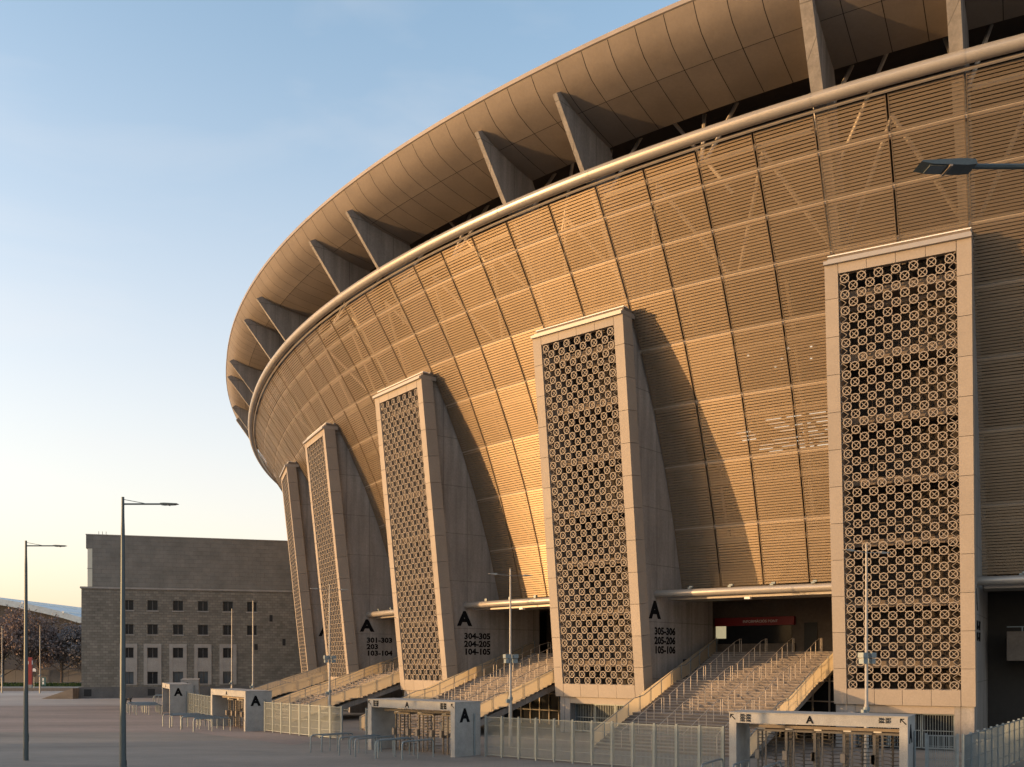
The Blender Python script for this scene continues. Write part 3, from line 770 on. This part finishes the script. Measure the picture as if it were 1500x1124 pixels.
for X, Z, lb, cm, ar, tp in ((17.55,48,'slim twin arm lamp with camera boxes before the right-hand pier',True,True,11.2),(-.1,61,'slim twin arm lamp with camera boxes left of the second pier',True,True,11.2),
        (-14.3,76,'slim twin arm lamp before the fourth pier from the right',True,True,11.4),(-25,93.6,'sunlit slim pole before the right part of the stone building',False,False,11.2),(-31.2,108,'thin grey pole with white tip before the stone building windows',False,False,11.2),
        (-84.7,161,'thin pale mast at the left edge of the picture',False,False,11.2),(-78.4,161,'thin pale mast between the leftmost street lamp and the stone building',False,False,11.3)):
    twin_lamp(X, Z, lb, cm, ar, tp)

# ------------------------------------------------------------------ stone building in the background
def stone_mat(name, col, bw, bh, var, mort):
    m = bpy.data.materials.new(name); m.use_nodes = True; n = m.node_tree; b = n.nodes['Principled BSDF']; b.inputs['Roughness'].default_value = .9
    c = n.nodes.new('ShaderNodeTexCoord'); mp_ = n.nodes.new('ShaderNodeMapping'); mp_.inputs['Rotation'].default_value = (R(90),0,0)
    br = n.nodes.new('ShaderNodeTexBrick'); br.inputs['Scale'].default_value = 1; br.inputs['Brick Width'].default_value = bw; br.inputs['Row Height'].default_value = bh; br.inputs['Mortar Size'].default_value = mort; br.inputs['Mortar Smooth'].default_value = .4
    br.inputs['Color1'].default_value = (*[x*(1-var) for x in col],1); br.inputs['Color2'].default_value = (*[x*(1+var) for x in col],1); br.inputs['Mortar'].default_value = (*[x*.7 for x in col],1)
    sep = n.nodes.new('ShaderNodeSeparateXYZ'); com = n.nodes.new('ShaderNodeCombineXYZ'); add = n.nodes.new('ShaderNodeMath')
    n.links.new(c.outputs['Object'], sep.inputs[0]); n.links.new(sep.outputs[0], add.inputs[0]); n.links.new(sep.outputs[1], add.inputs[1])
    n.links.new(add.outputs[0], com.inputs[0]); n.links.new(sep.outputs[2], com.inputs[1])
    n.links.new(com.outputs[0], br.inputs[0])
    a = n.nodes.new('ShaderNodeTexNoise'); a.inputs['Scale'].default_value = .35; a.inputs['Detail'].default_value = 8; a.inputs['Roughness'].default_value = .7
    n.links.new(c.outputs['Object'], a.inputs[0])
    x = n.nodes.new('ShaderNodeMixRGB'); x.blend_type = 'OVERLAY'; x.inputs[0].default_value = .55
    n.links.new(br.outputs[0], x.inputs[1]); n.links.new(a.outputs[0], x.inputs[2]); n.links.new(x.outputs[0], b.inputs['Base Color'])
    bp = n.nodes.new('ShaderNodeBump'); bp.inputs['Strength'].default_value = .6; bp.inputs['Distance'].default_value = .05
    n.links.new(br.outputs['Fac'], bp.inputs['Height']); bp.invert = True; n.links.new(bp.outputs[0], b.inputs['Normal'])
    return m
M['stone'] = stone_mat('rubble_stone', (.205,.19,.162), .72, .38, .2, .035)
M['slate'] = stone_mat('upper_render', (.205,.197,.178), 1.2, .6, .05, .01)
M['pane'] = mat('sky_reflection_pane', (.075,.095,.11), .1, var=.15, scale=.8, fine=0)  # bluish base colour stands in for sky reflected in the panes
M['palestone'] = mat('pale_stone', (.33,.31,.285), .85, var=.12, scale=.7)
M['plinth'] = mat('plinth_stone', (.13,.125,.12), .9, var=.2, scale=.6)
M['corner_sky_glass'] = mat('corner_sky_glass', (.62,.60,.50), .15, var=.03, fine=0)  # opaque pale tone painted for the sky seen through the glass
BA = Vector((-61.75,139,0)); ang = math.atan2(8.4, 28.9)
bd = thing('stone_building', 'old grey stone building with four rows of square windows and plain upper storey', 'building', BA, ang)
LB = 36.0
win = []
colx = [188,223.6,260.8,297.3,334,369]
def bx(px):      # picture column to distance along the front
    k_ = (px-750)/1420; # BA + t*d
    d = Vector((math.cos(ang), math.sin(ang)));  return (k_*BA.y-BA.x)/(d.x-k_*d.y)
def bz(px, py): 
    t = bx(px); return HC+(968-py)/1420*(BA.y+t*math.sin(ang))
rows = [(880,895),(915,930),(949,964),(984,1002)]
cx_ = [bx(188-36.4)-.0]+[bx(p) for p in colx]
zr = [(bz(260,b), bz(260,a)) for a, b in rows]
# wall as a grid with openings
wh = .72
xs = [0]; 
for q in cx_[1:]: xs += [q-wh, q+wh]
xs += [LB]
zs = [1.6]
for a, b in zr[::-1]: zs += [a, b]
ztop = bz(122, 862); zs += [ztop]
mb = MB()
for i in range(len(xs)-1):
    for j in range(len(zs)-1):
        if i % 2 == 1 and j % 2 == 1 and not ((i == 11) and j in (1, 3)): continue
        mb.quad((xs[i],0,zs[j]),(xs[i+1],0,zs[j]),(xs[i+1],0,zs[j+1]),(xs[i],0,zs[j+1]))
mb.quad((0,25,1.6),(0,0,1.6),(0,0,ztop),(0,25,ztop)); mb.quad((LB,0,1.6),(LB,25,1.6),(LB,25,ztop),(LB,0,ztop)); mb.quad((0,0,ztop),(LB,0,ztop),(LB,25,ztop),(0,25,ztop))
mb.obj('wall', M['stone'], bd)
mb = MB(); mb.box(-.35,LB+.35,-.35,25.35,0,1.597); mb.obj('plinth', M['plinth'], bd)
mb = MB(); mb.box(-.18,LB+.3,-.18,25.3,ztop+.003,ztop+.26); mb.obj('ledge', M['palestone'], bd)
for q in range(6):
    for j, (a, b) in enumerate(zr):
        if q == 5 and j > 1: continue
        c_ = cx_[q+1]
        mb = MB(); e = .07
        mb.box(c_-wh,c_-wh+e,.18,.3,a,b); mb.box(c_+wh-e,c_+wh,.18,.3,a,b); mb.box(c_-wh+e+.001,c_+wh-e-.001,.18,.3,a,a+e); mb.box(c_-wh+e+.001,c_+wh-e-.001,.18,.3,b-e,b); mb.box(c_-.04,c_+.04,.19,.29,a+e+.001,b-e-.001)
        for sgn in (-1,1): mb.quad((c_+sgn*wh,0,a),(c_+sgn*wh,.4,a),(c_+sgn*wh,.4,b),(c_+sgn*wh,0,b))
        mb.quad((c_-wh,0,b),(c_+wh,0,b),(c_+wh,.4,b),(c_-wh,.4,b)); mb.quad((c_-wh,0,a),(c_+wh,0,a),(c_+wh,.4,a),(c_-wh,.4,a))
        w_ = mb.obj('window', M['plinth'], bd)
        mb = MB(); mb.box(c_-wh+.002,c_+wh-.002,.32,.36,a+.002,b-.002); mb.obj('pane', M['pane'] if (j == 3 and q != 1) else M['glass'], w_)
        if j < 2:
            mb = MB(); mb.box(c_-wh-.12,c_+wh+.12,-.12,.17,a-.16,a-.003); mb.obj('sill', M['palestone'], w_)
    if q < 5:
        c_ = cx_[q+1]; z0_, z1_ = 1.85, zr[2][1]+.55; W2 = 1.22; s_ = MB()
        s_.box(c_-W2,c_-wh-.003,-.1,.02,z0_,z1_); s_.box(c_+wh+.003,c_+W2,-.1,.02,z0_,z1_)
        s_.box(c_-wh,c_+wh,-.1,.02,zr[2][1]+.003,z1_); s_.box(c_-wh,c_+wh,-.07,.02,zr[3][1]+.003,zr[2][0]-.003); s_.box(c_-wh,c_+wh,-.1,.02,z0_,zr[3][0]-.003)
        s_.obj('window_surround', M['palestone'], bd)
for px, py, w_, h_ in ((375,948,.5,.9),(397,906,.45,1.0),(416,941,.45,1.0)):
    t_ = bx(px); z_ = bz(px, py); mb = MB(); mb.box(t_-w_/2,t_+w_/2,-.012,.02,z_-h_/2,z_+h_/2); mb.obj('vent_opening', M['black'], bd)
for px in (129,222): 
    t_ = bx(px); mb = MB(); mb.box(t_-.5,t_+.5,-.362,-.3,.3,1.3); mb.obj('cellar_opening', M['black'], bd)
# upper storey with glazed corner under its slab
zt = bz(125,783); ux = bx(135)-.02; u0 = bx(125.5); zgl = bz(128,803)
mb = MB(); mb.box(ux,LB+1,.3,24,ztop+.303,zt-.001); mb.box(u0,ux-.002,.3,24,zgl+.003,zt-.002); mb.obj('upper_storey', M['slate'], bd)
for a, b in ((ztop+.31,(ztop+zgl)/2-.03),((ztop+zgl)/2+.03,zgl-.004)):
    mb = MB(); mb.box(u0+.2,ux-.01,.36,.42,a,b); mb.box(u0+.2,u0+.26,.43,9,a,b); mb.obj('corner_window', M['corner_sky_glass'], bd)
mb = MB(); mb.box(u0+.12,ux-.005,.32,.35,(ztop+zgl)/2-.03,(ztop+zgl)/2+.03); mb.obj('transom', M['plinth'], bd)
mb = MB(); mb.box(u0-.05,LB+1.05,.25,24.05,zt+.003,zt+.12); mb.obj('coping', M['trim'], bd)
for q in range(3):
    x_ = u0+1.5+q*.5; mb = MB(); mb.tube([(x_,2,zt+.12),(x_,2,zt+.75)], .04, 5); mb.obj('roof_vent', M['galv'], bd)
# mound of paving stones left of the building
mb = MB(); mb.prism([(-66.4,0),(-61.9,0),(-61.9,1.5)], 1, 136.6, 150)
mb.obj('ramp', ground_mat('ramp_sett', (.27,.22,.17), (.2,.17,.14), .3, .2, .2, .4), kind='structure')
# mast pilaster at the building corner
# ------------------------------------------------------------------ distant arena, wall, trees
ar = thing('arena', 'distant sports hall with pale blue curved roof behind the bare trees', 'sports hall', (-175,300,0), 0)
n = 24; prf_ = [(-100+(150*i/n), 27*math.sqrt(max(0,1-((-100+150*i/n)+25)**2/92**2))+0.5) for i in range(n+1)]
mb = MB(); mb.prism(prf_+[(a, b-1.9) for a, b in prf_[::-1]], 1, -3, 80)
mb.obj('roof', mat('arena_roof', (.36,.42,.47), .4, .2, var=.05, scale=.1), ar)
mb = MB(); mb.prism([(a, max(0, b-1.95)) for a, b in prf_]+[(50,-.1),(-100,-.1)], 1, 0, 78); mb.obj('wall', mat('arena_wall', (.045,.045,.05), .8, var=.1), ar)
for i in range(2, n, 2):
    p, q = prf_[i], prf_[i]
    mb = MB(); mb.box(p[0]-.25,p[0]+.25,-3.2,80,p[1]-.3,p[1]+.3); mb.obj('roof_rib', M['white'], ar)
wl = thing('boundary_wall', 'low grey wall running below the bare trees', 'wall', (-110,246,0), 0)
for i in range(22):
    mb = MB(); mb.box(-52+i*4.5+.02,-52+(i+1)*4.5-.02,0,.4,0,3.1+.02*(i%3)); mb.obj('wall_panel', objvar(mat('grey_wall', (.20,.195,.20), .9, var=.1), .1) if i == 0 else bpy.data.materials['grey_wall'], wl)

def bark(): return bpy.data.materials.get('bark') or mat('bark', (.12,.098,.085), .95, var=.25, scale=3)
def tree(x, y, H, rad, label, leafcol, dens, seed, cat='tree', group='autumn trees behind the plaza'):
    rnd = random.Random(seed); t = thing('bare_tree', label, cat, (x,y,0), 0, group)
    tw = MB(); tips = []
    tw.tube([(0,0,0),(.1,0,H*.25),(0.15,.1,H*.42)], [H*.018,H*.014,H*.011], 6)
    def branch(p, d, L, r, lev):
        q = p+d*L; mid = p+d*L*.5+Vector((rnd.uniform(-1,1),rnd.uniform(-1,1),rnd.uniform(0,.6)))*L*.06
        tw.tube([p,mid,q], [r,r*.8,r*.55], 4, caps=False)
        tips.append((q, L))
        if lev == 0: return
        for _ in range(rnd.choice((2,3,3))):
            nd = (d+Vector((rnd.uniform(-1,1),rnd.uniform(-1,1),rnd.uniform(-.15,.75)))*.75).normalized()
            branch(p+d*L*rnd.uniform(.55,1), nd, L*rnd.uniform(.6,.8), r*.6, lev-1)
    for _ in range(11):
        a = rnd.uniform(0,6.28); e = rnd.uniform(.5,1.6)
        branch(Vector((.1,.05,H*rnd.uniform(.09,.42))), Vector((math.cos(a)*rad/H*2.0,math.sin(a)*rad/H*2.0,e)).normalized(), H*.22, H*.006, 4)
    tw.obj('trunk', bark(), t)
    lf = MB()
    for q, L in tips:
        for _ in range(dens):
            c_ = q+Vector((rnd.gauss(0,.7),rnd.gauss(0,.7),rnd.gauss(0,.7))); s_ = rnd.uniform(.14,.34)
            a = Vector((rnd.uniform(-1,1),rnd.uniform(-1,1),rnd.uniform(-1,1))).normalized()*s_; b = Vector((rnd.uniform(-1,1),rnd.uniform(-1,1),rnd.uniform(-1,1))).normalized()*s_
            lf.add([c_-a, c_+b, c_+a, c_-b], [(0,1,2,3)])
    lf.obj('crown', leafcol, t, kind='stuff')
    return t
lf1 = mat('hazed_russet_leaves', (.21,.15,.13), .9, var=.4, scale=.5); lf2 = mat('olive_leaves', (.10,.095,.05), .9, var=.4, scale=.5); lf3 = mat('grey_twigs', (.19,.165,.16), .9, var=.3, scale=.5)  # russet tone greyed and lightened, distance haze put into the colour
for i, (x, y, H, rd, lb, l_, d) in enumerate(((-118,236,20.5,8,'tall russet tree behind the leftmost street lamp, topmost crown against the sky',lf1,7),(-133,243,18.5,9,'olive green tree at the left edge of the picture',lf2,12),
        (-125,238,18,9,'broad russet tree left of the tall one with thin leaves',lf1,9),(-111.5,240,17.5,8,'brown tree with thin crown just right of the tall russet one',lf1,8),
        (-105,238,16.5,8,'leafless greyish tree between brown tree and stone building',lf3,7),(-99,236,17,7,'thin leafless tree close beside the corner of the stone building',lf3,6),(-139,240,17,9,'dark russet tree cut by the left edge behind the mast',lf1,9),
        (-115,262,17,10,'second row greyish brown tree behind the tall russet one',lf3,9),(-129,264,18,10,'second row russet tree between the olive tree and the mast',lf1,9),(-103,264,17,10,'second row bare tree just left of the stone building corner',lf3,9))):
    tree(x, y, H, rd, lb, l_, d, 11+i)

# ------------------------------------------------------------------ small things far left
tt = thing('info_totem', 'tall red information column with white mark beside the leftmost street lamp', 'sign column', ((43.5-750)/1420*174,174,0), 0)
mb = MB(); mb.box(-.45,.45,-.2,.2,1.1,6.0); mb.obj('body', M['red'], tt)
mb = MB(); mb.box(-.45,.45,-.2,.2,.15,1.097); mb.obj('foot', M['galv'], tt)
mb = MB(); mb.box(-.7,.7,-.45,.45,0,.147); mb.obj('base', M['black'], tt)
mb = MB(); mb.box(-.42,-.1,-.215,-.203,4.75,5.3); mb.box(.453,.47,-.15,.15,4.7,5.4); mb.obj('panel', M['white'], tt)
si = thing('round_sign', 'small round dark sign on thin post right of the red column', 'sign', ((50-750)/1420*190,190,0), 0)
mb = MB(); mb.tube([(0,0,0),(0,0,3.6)], .05, 6); mb.obj('post', M['galv'], si)
mb = MB(); mb.tube([(0,-.1,2.75),(0,-.04,2.75)], .55, 14); mb.obj('disc', M['black'], si)
mb = MB(); mb.tube([(0,-.1,3.5),(0,-.04,3.5)], .4, 14); mb.obj('disc', M['white'], si)
sg = thing('info_sign', 'small teal and white sign standing on the far lawn edge', 'sign', ((64-750)/1420*205,205,0), 0)
mb = MB(); mb.box(-.42,.42,-.08,.08,.1,1.9); mb.obj('board', mat('teal_board', (.04,.12,.12), .6), sg)
mb = MB(); mb.box(-.25,.1,-.1,-.083,1.15,1.7); mb.box(-.25,.1,-.1,-.083,.4,.95); mb.obj('panel', M['white'], sg)

# a dog on the plaza, its head hidden by the lamp pole
def dog(x, y, s, label):
    d = bpy.data.meshes.new('dog')
    V = [(0,0,.52),(.3,0,.55),(.55,0,.62),(.72,0,.78),(.85,0,.8),(1.02,0,.75),(-.25,0,.56),(-.42,0,.72),(-.5,0,.9),
         (.28,.1,.3),(.3,.1,.02),(.28,-.1,.3),(.24,-.1,.02),(-.22,.1,.34),(-.3,.1,.2),(-.24,.1,.02),(-.22,-.1,.34),(-.3,-.1,.2),(-.28,-.1,.02),(.8,.07,.9),(.8,-.07,.9)]
    Ed = [(0,1),(1,2),(2,3),(3,4),(4,5),(0,6),(6,7),(7,8),(1,9),(9,10),(1,11),(11,12),(6,13),(13,14),(14,15),(6,16),(16,17),(17,18),(4,19),(4,20)]
    rr = [.13,.15,.11,.09,.1,.05,.12,.035,.02,.05,.03,.05,.03,.07,.035,.03,.07,.035,.03,.03,.03]
    d.from_pydata([(a*s,b*s,c*s) for a,b,c in V], Ed, []); d.materials.append(M['black'])
    o = bpy.data.objects.new('dog', d); COL.objects.link(o); o.location = (x,y,0); o.rotation_euler = (0,0,R(180))
    m_ = o.modifiers.new('skin', 'SKIN'); sv = d.skin_vertices[0].data
    for i_, r_ in enumerate(rr): sv[i_].radius = (r_*s, r_*s)
    sv[0].use_root = True
    o.modifiers.new('sub', 'SUBSURF').levels = 1; o.modifiers['sub'].render_levels = 1
    bpy.context.view_layer.update()
    me = bpy.data.meshes.new_from_object(o.evaluated_get(bpy.context.evaluated_depsgraph_get()))
    o.modifiers.clear(); o.data = me; me.name = 'dog'
    return tag(o, label, 'dog')
dog(-47.5, 120, 1.15, 'black dog with raised tail on the far plaza, half behind the street lamp')

# ------------------------------------------------------------------ unseen block added at the left to shade the near plaza
bk = thing('shade_block', 'unseen long two storey building added left of the plaza to shade it', 'building', (-112,-2,0), 0)
mb = MB(); mb.box(-7,7,-60,50,0,7.6); mb.obj('wall', mat('shade_block_render', (.35,.32,.28), .9, var=.1), bk)
mb = MB(); mb.box(-7.3,7.3,-60.3,50.3,7.603,7.9); mb.obj('roof', M['plinth'], bk)
wm = MB().box(0,.06,-.7,.7,0,1.5).mesh('window', M['glass'])
for fl in range(2):
    for q in range(30): link('window', wm, bk, (7.0,-57+q*3.6,.9+fl*2.9))
